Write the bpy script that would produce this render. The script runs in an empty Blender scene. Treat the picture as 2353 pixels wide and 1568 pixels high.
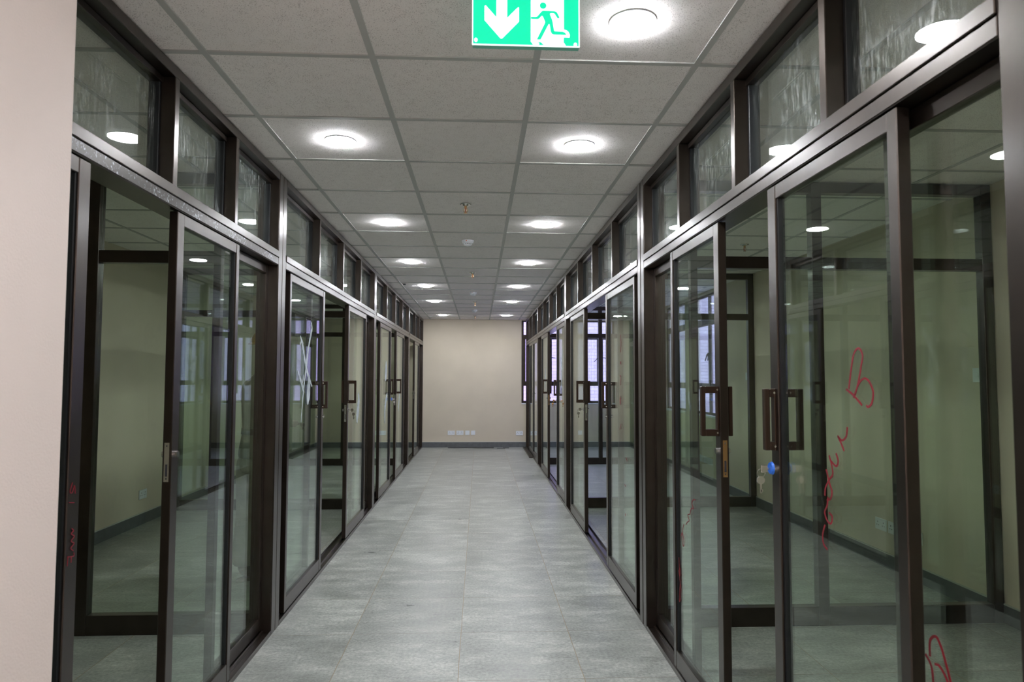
import bpy, bmesh, math, random
from mathutils import Vector, Matrix
random.seed(7)
S = bpy.context.scene
COL = S.collection

# ------------------------------------------------------------------ camera
F_PX = 1552.11
cd = bpy.data.cameras.new('camera'); cam = bpy.data.objects.new('camera', cd); COL.objects.link(cam)
cd.sensor_fit = 'HORIZONTAL'; cd.sensor_width = 36.0; cd.lens = F_PX/2353*36.0
cd.clip_start = 0.05; cd.clip_end = 200
yaw, pitch, roll = 0.04829, 0.05287, 0.00243
fw = Vector((math.sin(yaw)*math.cos(pitch), math.cos(yaw)*math.cos(pitch), math.sin(pitch)))
rt0 = Vector((math.cos(yaw), -math.sin(yaw), 0)); up0 = rt0.cross(fw)
rt = rt0*math.cos(roll)+up0*math.sin(roll); up = -rt0*math.sin(roll)+up0*math.cos(roll)
M = Matrix((rt, up, -fw)).transposed().to_4x4(); M.translation = Vector((0, 0, 1.43))
cam.matrix_world = M
cd.dof.use_dof = True; cd.dof.focus_distance = 4.6; cd.dof.aperture_fstop = 5.6
S.camera = cam

# ------------------------------------------------------------------ world, exposure
W = bpy.data.worlds.new('world'); S.world = W; W.use_nodes = True
bgn = W.node_tree.nodes['Background']; bgn.inputs[0].default_value = (0.50, 0.465, 1.0, 1); bgn.inputs[1].default_value = 7.5
S.view_settings.view_transform = 'Standard'; S.view_settings.look = 'None'
S.view_settings.gamma = 1.0; S.view_settings.use_curve_mapping = False
S.view_settings.exposure = 0.0
S.cycles.transparent_max_bounces = 64
S.cycles.max_bounces = 10; S.cycles.glossy_bounces = 6; S.cycles.diffuse_bounces = 5
LAMP = 236.0

# ------------------------------------------------------------------ constants
XF = {-1: -1.142, 1: 0.953}      # front faces of the two glazed partitions
H = 2.595
XOUT = {-1: -3.25, 1: 3.08}
YE = 13.8

# ------------------------------------------------------------------ node helpers
def new_mat(name):
    m = bpy.data.materials.new(name); m.use_nodes = True
    nt = m.node_tree
    for n in list(nt.nodes): nt.nodes.remove(n)
    out = nt.nodes.new('ShaderNodeOutputMaterial')
    return m, nt, out
def N(nt, t, **k):
    n = nt.nodes.new(t)
    for a, b in k.items(): setattr(n, a, b)
    return n
def principled(name, col, rough=.5, metal=0., spec=.5, noise=0, nscale=20, bump=0, bscale=200, emit=None, estr=0, coat=0, crough=.3):
    m, nt, out = new_mat(name)
    p = N(nt, 'ShaderNodeBsdfPrincipled'); nt.links.new(p.outputs[0], out.inputs[0])
    p.inputs['Base Color'].default_value = (*col, 1); p.inputs['Roughness'].default_value = rough
    p.inputs['Metallic'].default_value = metal; p.inputs['Specular IOR Level'].default_value = spec
    p.inputs['Coat Weight'].default_value = coat; p.inputs['Coat Roughness'].default_value = crough
    if emit:
        p.inputs['Emission Color'].default_value = (*emit, 1); p.inputs['Emission Strength'].default_value = estr
    if noise or bump:
        tc = N(nt, 'ShaderNodeTexCoord')
    if noise:
        n = N(nt, 'ShaderNodeTexNoise'); n.inputs['Scale'].default_value = nscale; n.inputs['Detail'].default_value = 6
        nt.links.new(tc.outputs['Object'], n.inputs['Vector'])
        mr = N(nt, 'ShaderNodeMapRange'); mr.inputs[1].default_value = .3; mr.inputs[2].default_value = .7
        mr.inputs[3].default_value = 1-noise; mr.inputs[4].default_value = 1+noise
        nt.links.new(n.outputs[0], mr.inputs[0])
        mx = N(nt, 'ShaderNodeMix', data_type='RGBA', blend_type='MULTIPLY'); mx.inputs[0].default_value = 1
        mx.inputs[6].default_value = (*col, 1); nt.links.new(mr.outputs[0], mx.inputs[7])
        nt.links.new(mx.outputs[2], p.inputs['Base Color'])
    if bump:
        n2 = N(nt, 'ShaderNodeTexNoise'); n2.inputs['Scale'].default_value = bscale; n2.inputs['Detail'].default_value = 4
        nt.links.new(tc.outputs['Object'], n2.inputs['Vector'])
        b = N(nt, 'ShaderNodeBump'); b.inputs['Strength'].default_value = bump; b.inputs['Distance'].default_value = .002
        nt.links.new(n2.outputs[0], b.inputs['Height']); nt.links.new(b.outputs[0], p.inputs['Normal'])
    return m

def glass_mat(name, tint, dirt=0., dirt_z=None):
    """thin clear pane: Fresnel mix of straight transmission and mirror reflection, plus dried white dirt"""
    m, nt, out = new_mat(name); L = nt.links.new
    geo = N(nt, 'ShaderNodeNewGeometry')
    fr = N(nt, 'ShaderNodeFresnel')
    ior = N(nt, 'ShaderNodeMapRange'); ior.inputs[3].default_value = 1.5; ior.inputs[4].default_value = 1/1.5
    L(geo.outputs['Backfacing'], ior.inputs[0]); L(ior.outputs[0], fr.inputs['IOR'])
    tr = N(nt, 'ShaderNodeBsdfTransparent'); tr.inputs[0].default_value = (*tint, 1)
    gl = N(nt, 'ShaderNodeBsdfGlossy'); gl.inputs['Roughness'].default_value = 0.0; gl.inputs[0].default_value = (.95, 1, .97, 1)
    mx = N(nt, 'ShaderNodeMixShader'); L(fr.outputs[0], mx.inputs[0]); L(tr.outputs[0], mx.inputs[1]); L(gl.outputs[0], mx.inputs[2])
    last = mx
    if dirt:
        tc = N(nt, 'ShaderNodeTexCoord')
        mp = N(nt, 'ShaderNodeMapping'); mp.inputs['Scale'].default_value = (80, 80, 16)
        L(tc.outputs['Object'], mp.inputs[0])
        n = N(nt, 'ShaderNodeTexNoise'); n.inputs['Scale'].default_value = 1; n.inputs['Detail'].default_value = 8; n.inputs['Roughness'].default_value = .72
        L(mp.outputs[0], n.inputs['Vector'])
        n2 = N(nt, 'ShaderNodeTexNoise'); n2.inputs['Scale'].default_value = 3.3; n2.inputs['Detail'].default_value = 2
        L(tc.outputs['Object'], n2.inputs['Vector'])
        r1 = N(nt, 'ShaderNodeMapRange'); r1.inputs[1].default_value = .50; r1.inputs[2].default_value = .78; L(n.outputs[0], r1.inputs[0])
        r2 = N(nt, 'ShaderNodeMapRange'); r2.inputs[1].default_value = .42; r2.inputs[2].default_value = .68; L(n2.outputs[0], r2.inputs[0])
        mu = N(nt, 'ShaderNodeMath', operation='MULTIPLY'); L(r1.outputs[0], mu.inputs[0]); L(r2.outputs[0], mu.inputs[1])
        mu2 = N(nt, 'ShaderNodeMath', operation='MULTIPLY_ADD'); 
        n3 = N(nt, 'ShaderNodeTexNoise'); n3.inputs['Scale'].default_value = 48; n3.inputs['Detail'].default_value = 4; n3.inputs['Roughness'].default_value = .6
        mp3 = N(nt, 'ShaderNodeMapping'); mp3.inputs['Scale'].default_value = (1, 1, .5); L(tc.outputs['Object'], mp3.inputs[0]); L(mp3.outputs[0], n3.inputs['Vector'])
        r3 = N(nt, 'ShaderNodeMapRange'); r3.inputs[1].default_value = .62; r3.inputs[2].default_value = .74; L(n3.outputs[0], r3.inputs[0])
        sz = N(nt, 'ShaderNodeSeparateXYZ'); L(tc.outputs['Object'], sz.inputs[0])
        rz = N(nt, 'ShaderNodeMapRange'); rz.inputs[1].default_value = 2.50; rz.inputs[2].default_value = 2.18; L(sz.outputs[2], rz.inputs[0])
        m3 = N(nt, 'ShaderNodeMath', operation='MULTIPLY'); L(r3.outputs[0], m3.inputs[0]); L(rz.outputs[0], m3.inputs[1])
        m4 = N(nt, 'ShaderNodeMath', operation='MULTIPLY'); L(m3.outputs[0], m4.inputs[0]); L(r2.outputs[0], m4.inputs[1])
        mu_ = N(nt, 'ShaderNodeMath', operation='MAXIMUM'); L(mu.outputs[0], mu_.inputs[0]); L(m4.outputs[0], mu_.inputs[1])
        L(mu_.outputs[0], mu2.inputs[0]); mu2.inputs[1].default_value = dirt; mu2.inputs[2].default_value = dirt*.02
        df = N(nt, 'ShaderNodeBsdfPrincipled'); df.inputs['Base Color'].default_value = (.62, .66, .66, 1); df.inputs['Roughness'].default_value = .35
        m2 = N(nt, 'ShaderNodeMixShader'); L(mu2.outputs[0], m2.inputs[0]); L(mx.outputs[0], m2.inputs[1]); L(df.outputs[0], m2.inputs[2])
        last = m2
    L(last.outputs[0], out.inputs[0])
    return m

def dusty_alu(name):
    m = principled(name, (.055, .046, .042), .33, .55)
    nt = m.node_tree; L = nt.links.new; p = [n for n in nt.nodes if n.type == 'BSDF_PRINCIPLED'][0]
    tc = N(nt, 'ShaderNodeTexCoord'); n = N(nt, 'ShaderNodeTexNoise'); n.inputs['Scale'].default_value = 75; n.inputs['Detail'].default_value = 8
    n.inputs['Roughness'].default_value = .7
    L(tc.outputs['Object'], n.inputs['Vector'])
    r = N(nt, 'ShaderNodeMapRange'); r.inputs[1].default_value = .57; r.inputs[2].default_value = .70; r.inputs[4].default_value = .8
    nb = N(nt, 'ShaderNodeTexNoise'); nb.inputs['Scale'].default_value = 9; nb.inputs['Detail'].default_value = 2; L(tc.outputs['Object'], nb.inputs['Vector'])
    rb = N(nt, 'ShaderNodeMath', operation='MULTIPLY_ADD'); L(nb.outputs[0], rb.inputs[0]); rb.inputs[1].default_value = .35; rb.inputs[2].default_value = -.165
    ra = N(nt, 'ShaderNodeMath', operation='ADD'); L(n.outputs[0], ra.inputs[0]); L(rb.outputs[0], ra.inputs[1]); L(ra.outputs[0], r.inputs[0])
    mx = N(nt, 'ShaderNodeMix', data_type='RGBA'); L(r.outputs[0], mx.inputs[0])
    mx.inputs[6].default_value = (.034, .026, .02, 1); mx.inputs[7].default_value = (.55, .57, .64, 1)
    L(mx.outputs[2], p.inputs['Base Color']); return m

MT = {}
MT['alu'] = principled('bronze_aluminium', (.048, .035, .027), .37, .9, .5, .15, 9, coat=.55, crough=.24)
MT['alu_dusty'] = dusty_alu('dusty_bronze_aluminium')
MT['alu_grey'] = principled('grey_bronze_aluminium', (.11, .092, .082), .36, .6, .5, .12, 9)
MT['handle'] = principled('brown_handle_metal', (.042, .023, .014), .36, .5)
MT['glass'] = glass_mat('clear_green_glass', (.93, .977, .932), .05)
MT['glass_dirty'] = glass_mat('paint_splashed_glass', (.94, .97, .945), .85)
MT['glass_window'] = glass_mat('window_glass', (.96, .975, .97))
MT['gasket'] = principled('black_rubber', (.008, .009, .011), .45)
MT['wall'] = principled('beige_painted_plaster', (.67, .585, .465), .62, 0, .3, .035, 2.2, .35, 160)
MT['wall_near'] = principled('beige_plaster_lamplit_tint', (.79, .685, .635), .6, 0, .3, .02, 2.0, .35, 160)  # same beige paint, with warm light of nearby lamps put into the colour
MT['skirting'] = principled('grey_skirting_tile', (.115, .12, .125), .4, 0, .5, .15, 14)
MT['skirt_top'] = principled('pale_skirting_joint', (.55, .54, .49), .7)
MT['tbar'] = principled('grey_ceiling_grid', (.50, .50, .48), .5)
MT['white'] = principled('white_plastic', (.80, .82, .86), .35)
MT['slot'] = principled('dark_slot', (.03, .03, .035), .6)
MT['chrome'] = principled('chrome', (.75, .74, .72), .18, 1.)
MT['brass'] = principled('brass', (.72, .45, .22), .25, 1.)
MT['blue'] = principled('blue_plastic', (.02, .16, .75), .35)
MT['marker'] = principled('red_marker_ink', (.22, .008, .02), .5)
MT['smear'] = principled('white_paint_smear', (.60, .66, .70), .6)
def smear_mat():
    m = principled('white_paint_smear', (.62, .68, .72), .6); nt = m.node_tree; L = nt.links.new
    p = [n for n in nt.nodes if n.type == 'BSDF_PRINCIPLED'][0]; tc = N(nt, 'ShaderNodeTexCoord')
    mp = N(nt, 'ShaderNodeMapping'); mp.inputs['Scale'].default_value = (1, 90, 14); L(tc.outputs['Object'], mp.inputs[0])
    n = N(nt, 'ShaderNodeTexNoise'); n.inputs['Scale'].default_value = 1; n.inputs['Detail'].default_value = 5; L(mp.outputs[0], n.inputs['Vector'])
    r = N(nt, 'ShaderNodeMapRange'); r.inputs[1].default_value = .35; r.inputs[2].default_value = .6; r.inputs[3].default_value = .25; r.inputs[4].default_value = .95; L(n.outputs[0], r.inputs[0]); L(r.outputs[0], p.inputs['Alpha'])
    return m
MT['smear'] = smear_mat()
MT['lamp'] = principled('led_diffuser', (1, 1, 1), .5, emit=(.93, .96, 1.0), estr=LAMP)
MT['sign_green'] = principled('lit_green_acrylic', (.0, .3, .16), .3, emit=(.0, .80, .42), estr=1.0)
MT['sign_white'] = principled('lit_white_acrylic', (.8, .8, .8), .3, emit=(.95, 1, .97), estr=1.25)
MT['sign_case'] = principled('sign_casing', (.16, .55, .42), .35)
MT['orange'] = principled('red_bulb', (.6, .1, .03), .2)
MT['ground'] = principled('pale_concrete_yard', (.42, .42, .45), .9, noise=.1)

def ceiling_tile_mat():
    m = principled('fissured_ceiling_tile', (.70, .665, .64), .85, spec=.2)
    nt = m.node_tree; L = nt.links.new; p = [n for n in nt.nodes if n.type == 'BSDF_PRINCIPLED'][0]
    tc = N(nt, 'ShaderNodeTexCoord')
    v = N(nt, 'ShaderNodeTexNoise'); v.inputs['Scale'].default_value = 250; v.inputs['Detail'].default_value = 3; v.inputs['Roughness'].default_value = .6
    L(tc.outputs['Object'], v.inputs['Vector'])
    big = N(nt, 'ShaderNodeTexNoise'); big.inputs['Scale'].default_value = 22; big.inputs['Detail'].default_value = 3
    L(tc.outputs['Object'], big.inputs['Vector'])
    ad = N(nt, 'ShaderNodeMath', operation='MULTIPLY_ADD'); L(big.outputs[0], ad.inputs[0]); ad.inputs[1].default_value = .16; L(v.outputs[0], ad.inputs[2])
    r = N(nt, 'ShaderNodeMapRange'); r.inputs[1].default_value = .45; r.inputs[2].default_value = .505; L(ad.outputs[0], r.inputs[0])
    mx = N(nt, 'ShaderNodeMix', data_type='RGBA'); L(r.outputs[0], mx.inputs[0])
    mx.inputs[6].default_value = (.56, .51, .49, 1); mx.inputs[7].default_value = (.97, .92, .90, 1)
    L(mx.outputs[2], p.inputs['Base Color'])
    b = N(nt, 'ShaderNodeBump'); b.inputs['Strength'].default_value = .5; b.inputs['Distance'].default_value = .002
    L(r.outputs[0], b.inputs['Height']); L(b.outputs[0], p.inputs['Normal'])
    return m
MT['ceil'] = ceiling_tile_mat()

def floor_mat():
    m = principled('concrete_look_floor_tile', (.3, .3, .3), .4, spec=.5)
    nt = m.node_tree; L = nt.links.new; p = [n for n in nt.nodes if n.type == 'BSDF_PRINCIPLED'][0]
    tc = N(nt, 'ShaderNodeTexCoord'); sep = N(nt, 'ShaderNodeSeparateXYZ'); L(tc.outputs['Object'], sep.inputs[0])
    def line(axis, off, w):
        a = N(nt, 'ShaderNodeMath', operation='SUBTRACT'); L(sep.outputs[axis], a.inputs[0]); a.inputs[1].default_value = off
        wv = N(nt, 'ShaderNodeTexNoise'); wv.inputs['Scale'].default_value = 6; L(tc.outputs['Object'], wv.inputs['Vector'])
        wa = N(nt, 'ShaderNodeMath', operation='MULTIPLY_ADD'); L(wv.outputs[0], wa.inputs[0]); wa.inputs[1].default_value = .004; L(a.outputs[0], wa.inputs[2])
        d = N(nt, 'ShaderNodeMath', operation='DIVIDE'); L(wa.outputs[0], d.inputs[0]); d.inputs[1].default_value = .6
        pp = N(nt, 'ShaderNodeMath', operation='PINGPONG'); L(d.outputs[0], pp.inputs[0]); pp.inputs[1].default_value = .5
        # pingpong is 0 at every whole number: distance to the nearest joint
        c = N(nt, 'ShaderNodeMath', operation='LESS_THAN'); L(pp.outputs[0], c.inputs[0]); c.inputs[1].default_value = w/.6
        fl = N(nt, 'ShaderNodeMath', operation='FLOOR'); L(d.outputs[0], fl.inputs[0])
        return c, fl
    cx, fx = line(0, -.092, .0021); cy, fy = line(1, .267, .0015)
    # cloudy cement tone
    mp = N(nt, 'ShaderNodeMapping'); mp.inputs['Scale'].default_value = (1.0, 2.1, 1); L(tc.outputs['Object'], mp.inputs[0])
    comb = N(nt, 'ShaderNodeCombineXYZ'); L(fx.outputs[0], comb.inputs[0]); L(fy.outputs[0], comb.inputs[1])
    wn = N(nt, 'ShaderNodeTexWhiteNoise', noise_dimensions='3D'); L(comb.outputs[0], wn.inputs['Vector'])
    va = N(nt, 'ShaderNodeVectorMath', operation='SCALE'); L(wn.outputs['Color'], va.inputs[0]); va.inputs['Scale'].default_value = 7
    vb = N(nt, 'ShaderNodeVectorMath', operation='ADD'); L(va.outputs[0], vb.inputs[0]); L(mp.outputs[0], vb.inputs[1])
    n1 = N(nt, 'ShaderNodeTexNoise'); n1.inputs['Scale'].default_value = 3.2; n1.inputs['Detail'].default_value = 9; n1.inputs['Roughness'].default_value = .68
    L(vb.outputs[0], n1.inputs['Vector'])
    cr = N(nt, 'ShaderNodeValToRGB'); L(n1.outputs[0], cr.inputs[0])
    cr.color_ramp.elements[0].position = .12; cr.color_ramp.elements[0].color = (.12, .125, .115, 1)
    cr.color_ramp.elements[1].position = .85; cr.color_ramp.elements[1].color = (.62, .625, .58, 1)
    e = cr.color_ramp.elements.new(.5); e.color = (.31, .32, .295, 1)
    n3 = N(nt, 'ShaderNodeTexNoise'); n3.inputs['Scale'].default_value = 60; n3.inputs['Detail'].default_value = 7; n3.inputs['Roughness'].default_value = .75; L(tc.outputs['Object'], n3.inputs['Vector'])
    r3 = N(nt, 'ShaderNodeMapRange'); r3.inputs[1].default_value = .3; r3.inputs[2].default_value = .7; r3.inputs[3].default_value = .58; r3.inputs[4].default_value = 1.42; L(n3.outputs[0], r3.inputs[0])
    tv = N(nt, 'ShaderNodeMapRange'); tv.inputs[3].default_value = .90; tv.inputs[4].default_value = 1.08; L(wn.outputs['Value'], tv.inputs[0])
    m1 = N(nt, 'ShaderNodeMix', data_type='RGBA', blend_type='MULTIPLY'); m1.inputs[0].default_value = 1; L(cr.outputs[0], m1.inputs[6]); L(r3.outputs[0], m1.inputs[7])
    m2 = N(nt, 'ShaderNodeMix', data_type='RGBA', blend_type='MULTIPLY'); m2.inputs[0].default_value = 1; L(m1.outputs[2], m2.inputs[6]); L(tv.outputs[0], m2.inputs[7])
    # sparse earthy scuffs
    n4 = N(nt, 'ShaderNodeTexNoise'); n4.inputs['Scale'].default_value = 13; n4.inputs['Detail'].default_value = 8; n4.inputs['Roughness'].default_value = .75; L(tc.outputs['Object'], n4.inputs['Vector'])
    r4 = N(nt, 'ShaderNodeMapRange'); r4.inputs[1].default_value = .62; r4.inputs[2].default_value = .85; r4.inputs[4].default_value = .16; L(n4.outputs[0], r4.inputs[0])
    m3 = N(nt, 'ShaderNodeMix', data_type='RGBA'); L(r4.outputs[0], m3.inputs[0]); L(m2.outputs[2], m3.inputs[6]); m3.inputs[7].default_value = (.17, .145, .115, 1)
    m4 = N(nt, 'ShaderNodeMix', data_type='RGBA'); L(cx.outputs[0], m4.inputs[0]); L(m3.outputs[2], m4.inputs[6]); m4.inputs[7].default_value = (.27, .215, .135, 1)
    m5 = N(nt, 'ShaderNodeMix', data_type='RGBA'); L(cy.outputs[0], m5.inputs[0]); L(m4.outputs[2], m5.inputs[6]); m5.inputs[7].default_value = (.20, .165, .115, 1)
    L(m5.outputs[2], p.inputs['Base Color'])
    rr = N(nt, 'ShaderNodeMapRange'); rr.inputs[1].default_value = .1; rr.inputs[2].default_value = .9; rr.inputs[3].default_value = .20; rr.inputs[4].default_value = .50; L(n1.outputs[0], rr.inputs[0])
    L(rr.outputs[0], p.inputs['Roughness'])
    b = N(nt, 'ShaderNodeBump'); b.inputs['Strength'].default_value = .25; b.inputs['Distance'].default_value = .002
    L(n3.outputs[0], b.inputs['Height']); L(b.outputs[0], p.inputs['Normal'])
    return m
MT['floor'] = floor_mat()

def brick_mat():
    m = principled('pale_face_brick', (.6, .55, .6), .85)
    nt = m.node_tree; L = nt.links.new; p = [n for n in nt.nodes if n.type == 'BSDF_PRINCIPLED'][0]
    tc = N(nt, 'ShaderNodeTexCoord'); sep = N(nt, 'ShaderNodeSeparateXYZ'); L(tc.outputs['Object'], sep.inputs[0])
    su = N(nt, 'ShaderNodeMath', operation='ADD'); L(sep.outputs[0], su.inputs[0]); L(sep.outputs[1], su.inputs[1])
    cb = N(nt, 'ShaderNodeCombineXYZ'); L(su.outputs[0], cb.inputs[0]); L(sep.outputs[2], cb.inputs[1])
    br = N(nt, 'ShaderNodeTexBrick'); L(cb.outputs[0], br.inputs['Vector'])
    br.inputs['Color1'].default_value = (.66, .575, .60, 1); br.inputs['Color2'].default_value = (.58, .495, .52, 1); br.inputs['Mortar'].default_value = (.36, .32, .345, 1)
    br.inputs['Scale'].default_value = 1; br.inputs['Mortar Size'].default_value = .0045; br.inputs['Brick Width'].default_value = .23; br.inputs['Row Height'].default_value = .078
    L(br.outputs[0], p.inputs['Base Color'])
    b = N(nt, 'ShaderNodeBump'); b.inputs['Strength'].default_value = .6; b.inputs['Distance'].default_value = .006; b.invert = True
    L(br.outputs['Fac'], b.inputs['Height']); L(b.outputs[0], p.inputs['Normal'])
    return m
MT['brick'] = brick_mat()

# ------------------------------------------------------------------ mesh helpers
class MB:
    def __init__(s): s.bm = bmesh.new()
    def box(s, x0, x1, y0, y1, z0, z1, bev=0.):
        r = bmesh.ops.create_cube(s.bm, size=1)['verts']
        c = Vector(((x0+x1)/2, (y0+y1)/2, (z0+z1)/2)); d = Vector((abs(x1-x0), abs(y1-y0), abs(z1-z0)))
        for v in r: v.co = Vector((v.co.x*d.x, v.co.y*d.y, v.co.z*d.z))+c
        if bev:
            es = list({e for v in r for e in v.link_edges})
            bmesh.ops.bevel(s.bm, geom=es, offset=bev, segments=1, affect='EDGES', profile=.5)
        return s
    def cyl(s, p0, p1, r0, r1=None, seg=20):
        r1 = r0 if r1 is None else r1; p0 = Vector(p0); p1 = Vector(p1); a = p1-p0
        r = bmesh.ops.create_cone(s.bm, cap_ends=True, segments=seg, radius1=r0, radius2=r1, depth=a.length)['verts']
        q = a.to_track_quat('Z', 'Y').to_matrix(); c = (p0+p1)/2
        for v in r: v.co = q@v.co+c
        return s
    def sphere(s, c, r, sc=(1, 1, 1), seg=16):
        vs = bmesh.ops.create_uvsphere(s.bm, u_segments=seg, v_segments=max(8, seg//2), radius=r)['verts']
        for v in vs: v.co = Vector((v.co.x*sc[0], v.co.y*sc[1], v.co.z*sc[2]))+Vector(c)
        return s
    def torus(s, c, R, r, ax='Y', seg=24, ms=8, sc=(1, 1)):
        c = Vector(c); rings = []
        for i in range(seg):
            a = 2*math.pi*i/seg; ring = []
            for j in range(ms):
                b = 2*math.pi*j/ms; rr = R+r*math.cos(b); u = rr*math.cos(a)*sc[0]; w = rr*math.sin(a)*sc[1]; h = r*math.sin(b)
                co = {'Y': (u, h, w), 'Z': (u, w, h), 'X': (h, u, w)}[ax]
                ring.append(s.bm.verts.new(c+Vector(co)))
            rings.append(ring)
        for i in range(seg):
            A, B = rings[i], rings[(i+1) % seg]
            for j in range(ms): s.bm.faces.new((A[j], A[(j+1) % ms], B[(j+1) % ms], B[j]))
        return s
    def prism(s, pts, y0, y1):
        """polygon of (x,z) points extruded in y"""
        a = [s.bm.verts.new((x, y0, z)) for x, z in pts]; b = [s.bm.verts.new((x, y1, z)) for x, z in pts]; n = len(pts)
        s.bm.faces.new(a); s.bm.faces.new(b[::-1])
        for i in range(n): s.bm.faces.new((a[i], b[i], b[(i+1) % n], a[(i+1) % n]))
        return s
    def ribbon(s, pts, w, x, th=.0012):
        """stroke on a pane standing in the YZ plane at x; pts are (y,z)"""
        P = [Vector((p[0], p[1])) for p in pts]; W_ = w if isinstance(w, (list, tuple)) else [w]*len(P)
        for off in (0,):
            L_, R_ = [], []
            for i, p in enumerate(P):
                d = (P[min(i+1, len(P)-1)]-P[max(i-1, 0)]); d = d.normalized() if d.length > 1e-9 else Vector((1, 0)); n = Vector((-d.y, d.x))*W_[i]/2
                L_.append(p+n); R_.append(p-n)
        vs = [[s.bm.verts.new((xx, q.x, q.y)) for q in side] for side in (L_, R_) for xx in (x-th/2, x+th/2)]
        a, b, c, d = vs
        for i in range(len(P)-1):
            for u, v in ((a, c), (c, d), (d, b), (b, a)): s.bm.faces.new((u[i], u[i+1], v[i+1], v[i]))
        for i in (0, -1): s.bm.faces.new((a[i], c[i], d[i], b[i]))
        return s
    def build(s, name, mat, parent=None, origin=None, smooth=False, bevel=0):
        bmesh.ops.recalc_face_normals(s.bm, faces=s.bm.faces)
        off = Vector((0, 0, 0))
        if parent is not None:
            q = parent
            while q.parent is not None: q = q.parent
            off = q.location.copy()
            if q.type == 'MESH' and 'origin' in ORG and q.name in ORG['origin']: off = ORG['origin'][q.name]
        elif origin is not None: off = Vector(origin)
        for v in s.bm.verts: v.co -= off
        me = bpy.data.meshes.new(name); s.bm.to_mesh(me); s.bm.free()
        if smooth:
            for p in me.polygons: p.use_smooth = True
        o = bpy.data.objects.new(name, me); COL.objects.link(o); me.materials.append(MT[mat] if isinstance(mat, str) else mat)
        if parent is not None: o.parent = parent
        elif origin is not None: o.location = Vector(origin)
        return o
ORG = {'origin': {}}
def tag(o, label=None, cat=None, group=None, kind=None):
    if label: o['label'] = label
    if cat: o['category'] = cat
    if group: o['group'] = group
    if kind: o['kind'] = kind
    return o
def thing(name, label, cat, loc=(0, 0, 0), group=None):
    o = bpy.data.objects.new(name, None); COL.objects.link(o); o.location = loc; o.empty_display_size = .1
    return tag(o, label, cat, group, 'thing')
def struct(name, mb, mat, label=None, cat=None, parent=None):
    o = mb.build(name, mat, parent)
    if parent is None:
        o['kind'] = 'structure'
        if label: o['label'] = label
        if cat: o['category'] = cat
    return o
def copy_tree(o, loc=None, label=None, group=None):
    def rec(a, par):
        c = a.copy(); COL.objects.link(c)
        if par is not None: c.parent = par
        for ch in list(a.children): rec(ch, c)
        return c
    c = rec(o, None)
    if loc is not None: c.location = loc
    if label: c['label'] = label
    if group: c['group'] = group
    return c

# ================================================================== SETTING
struct('floor', MB().box(-3.45, 3.30, -4.2, 14.0, -.12, 0), 'floor', 'grey concrete-look square tiles with thin sandy joints', 'floor')

# ceiling: tile field cut at the 0.6 m grid, each tile a touch uneven, plus the exposed T grid
cm = MB(); gx = [-.996+.6*k for k in range(-5, 9)]; gy = [1.830+.6*k for k in range(-11, 21)]
for i in range(len(gx)-1):
    for j in range(len(gy)-1):
        x0, x1, y0, y1 = max(gx[i], -3.4), min(gx[i+1], 3.25), max(gy[j], -4.2), min(gy[j+1], 13.95)
        if x1 <= x0 or y1 <= y0: continue
        vs = [cm.bm.verts.new((a, b, H+.004+random.uniform(-.0006, .0012))) for a, b in ((x0, y0), (x0, y1), (x1, y1), (x1, y0))]
        cm.bm.faces.new(vs)
cm.box(-3.45, 3.30, -4.2, 14.0, H+.02, H+.14)
struct('ceiling', cm, 'ceil', 'suspended ceiling of fissured off-white tiles', 'ceiling')
tb = MB()
for x in gx[1:-1]: tb.box(x-.012, x+.012, -4.2, YE, H-.001, H+.012)
for y in gy[1:-1]:
    if y < YE-.03: tb.box(-3.25, 3.08, y-.0115, y+.0115, H-.0005, H+.011)
struct('trim_1', tb, 'tbar', 'exposed grey grid bars of the suspended ceiling', 'ceiling grid')

# walls
WT = .18
struct('wall_left', MB().box(-3.25-WT, -3.25, .9, YE+WT, 0, 2.7), 'wall', 'beige plaster wall closing the left offices', 'wall')
# end wall with the window opening on its right
ew = MB()
ew.box(-3.43, .862, YE, YE+WT, 0, 2.7); ew.box(.862, 2.79, YE, YE+WT, 0, .875); ew.box(2.79, 3.26, YE, YE+WT, 0, 2.7); ew.box(.862, 2.79, YE, YE+WT, 2.585, 2.7)
struct('wall_end', ew, 'wall', 'beige plaster wall at the end of the corridor', 'wall')
RW = [(8.40, 9.60), (9.98, 11.04), (11.38, 12.25), (12.50, 13.55)]
WS = .10
rw = MB(); yy = .9
for a, b in RW:
    rw.box(3.08, 3.08+WS, yy, a, 0, 2.7); rw.box(3.08, 3.08+WS, a, b, 0, .89); rw.box(3.08, 3.08+WS, a, b, 2.56, 2.7); yy = b
rw.box(3.08, 3.08+WS, yy, YE+WT, 0, 2.7)
struct('wall_right', rw, 'wall', 'beige plaster wall with windows closing the right offices', 'wall')
nl = MB(); nl.box(-1.30, -1.0, -4.1, 1.235, 0, 2.7); nl.box(-1.12, -1.0, 1.235, 1.677, 0, 2.7, 0)
struct('wall_near_left', nl, 'wall_near', 'beige painted wall edge in the left foreground, nearby lamplight in its colour', 'wall')
struct('wall_near_right', MB().box(.965, 1.20, -4.1, 1.045, 0, 2.7), 'wall_near', 'painted wall beside the camera on the right', 'wall')
struct('wall_back', MB().box(-1.3, 1.2, -4.2, -4.1, 0, 2.7), 'wall_near', 'painted wall closing the corridor behind the camera', 'wall')
struct('wall_office_left', MB().box(-3.25, -1.30, .9, 1.04, 0, 2.7), 'wall', 'near cross wall of the first left office', 'wall')
struct('wall_office_right', MB().box(1.20, 3.08, .9, 1.04, 0, 2.7), 'wall', 'near cross wall of the first right office', 'wall')

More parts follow.
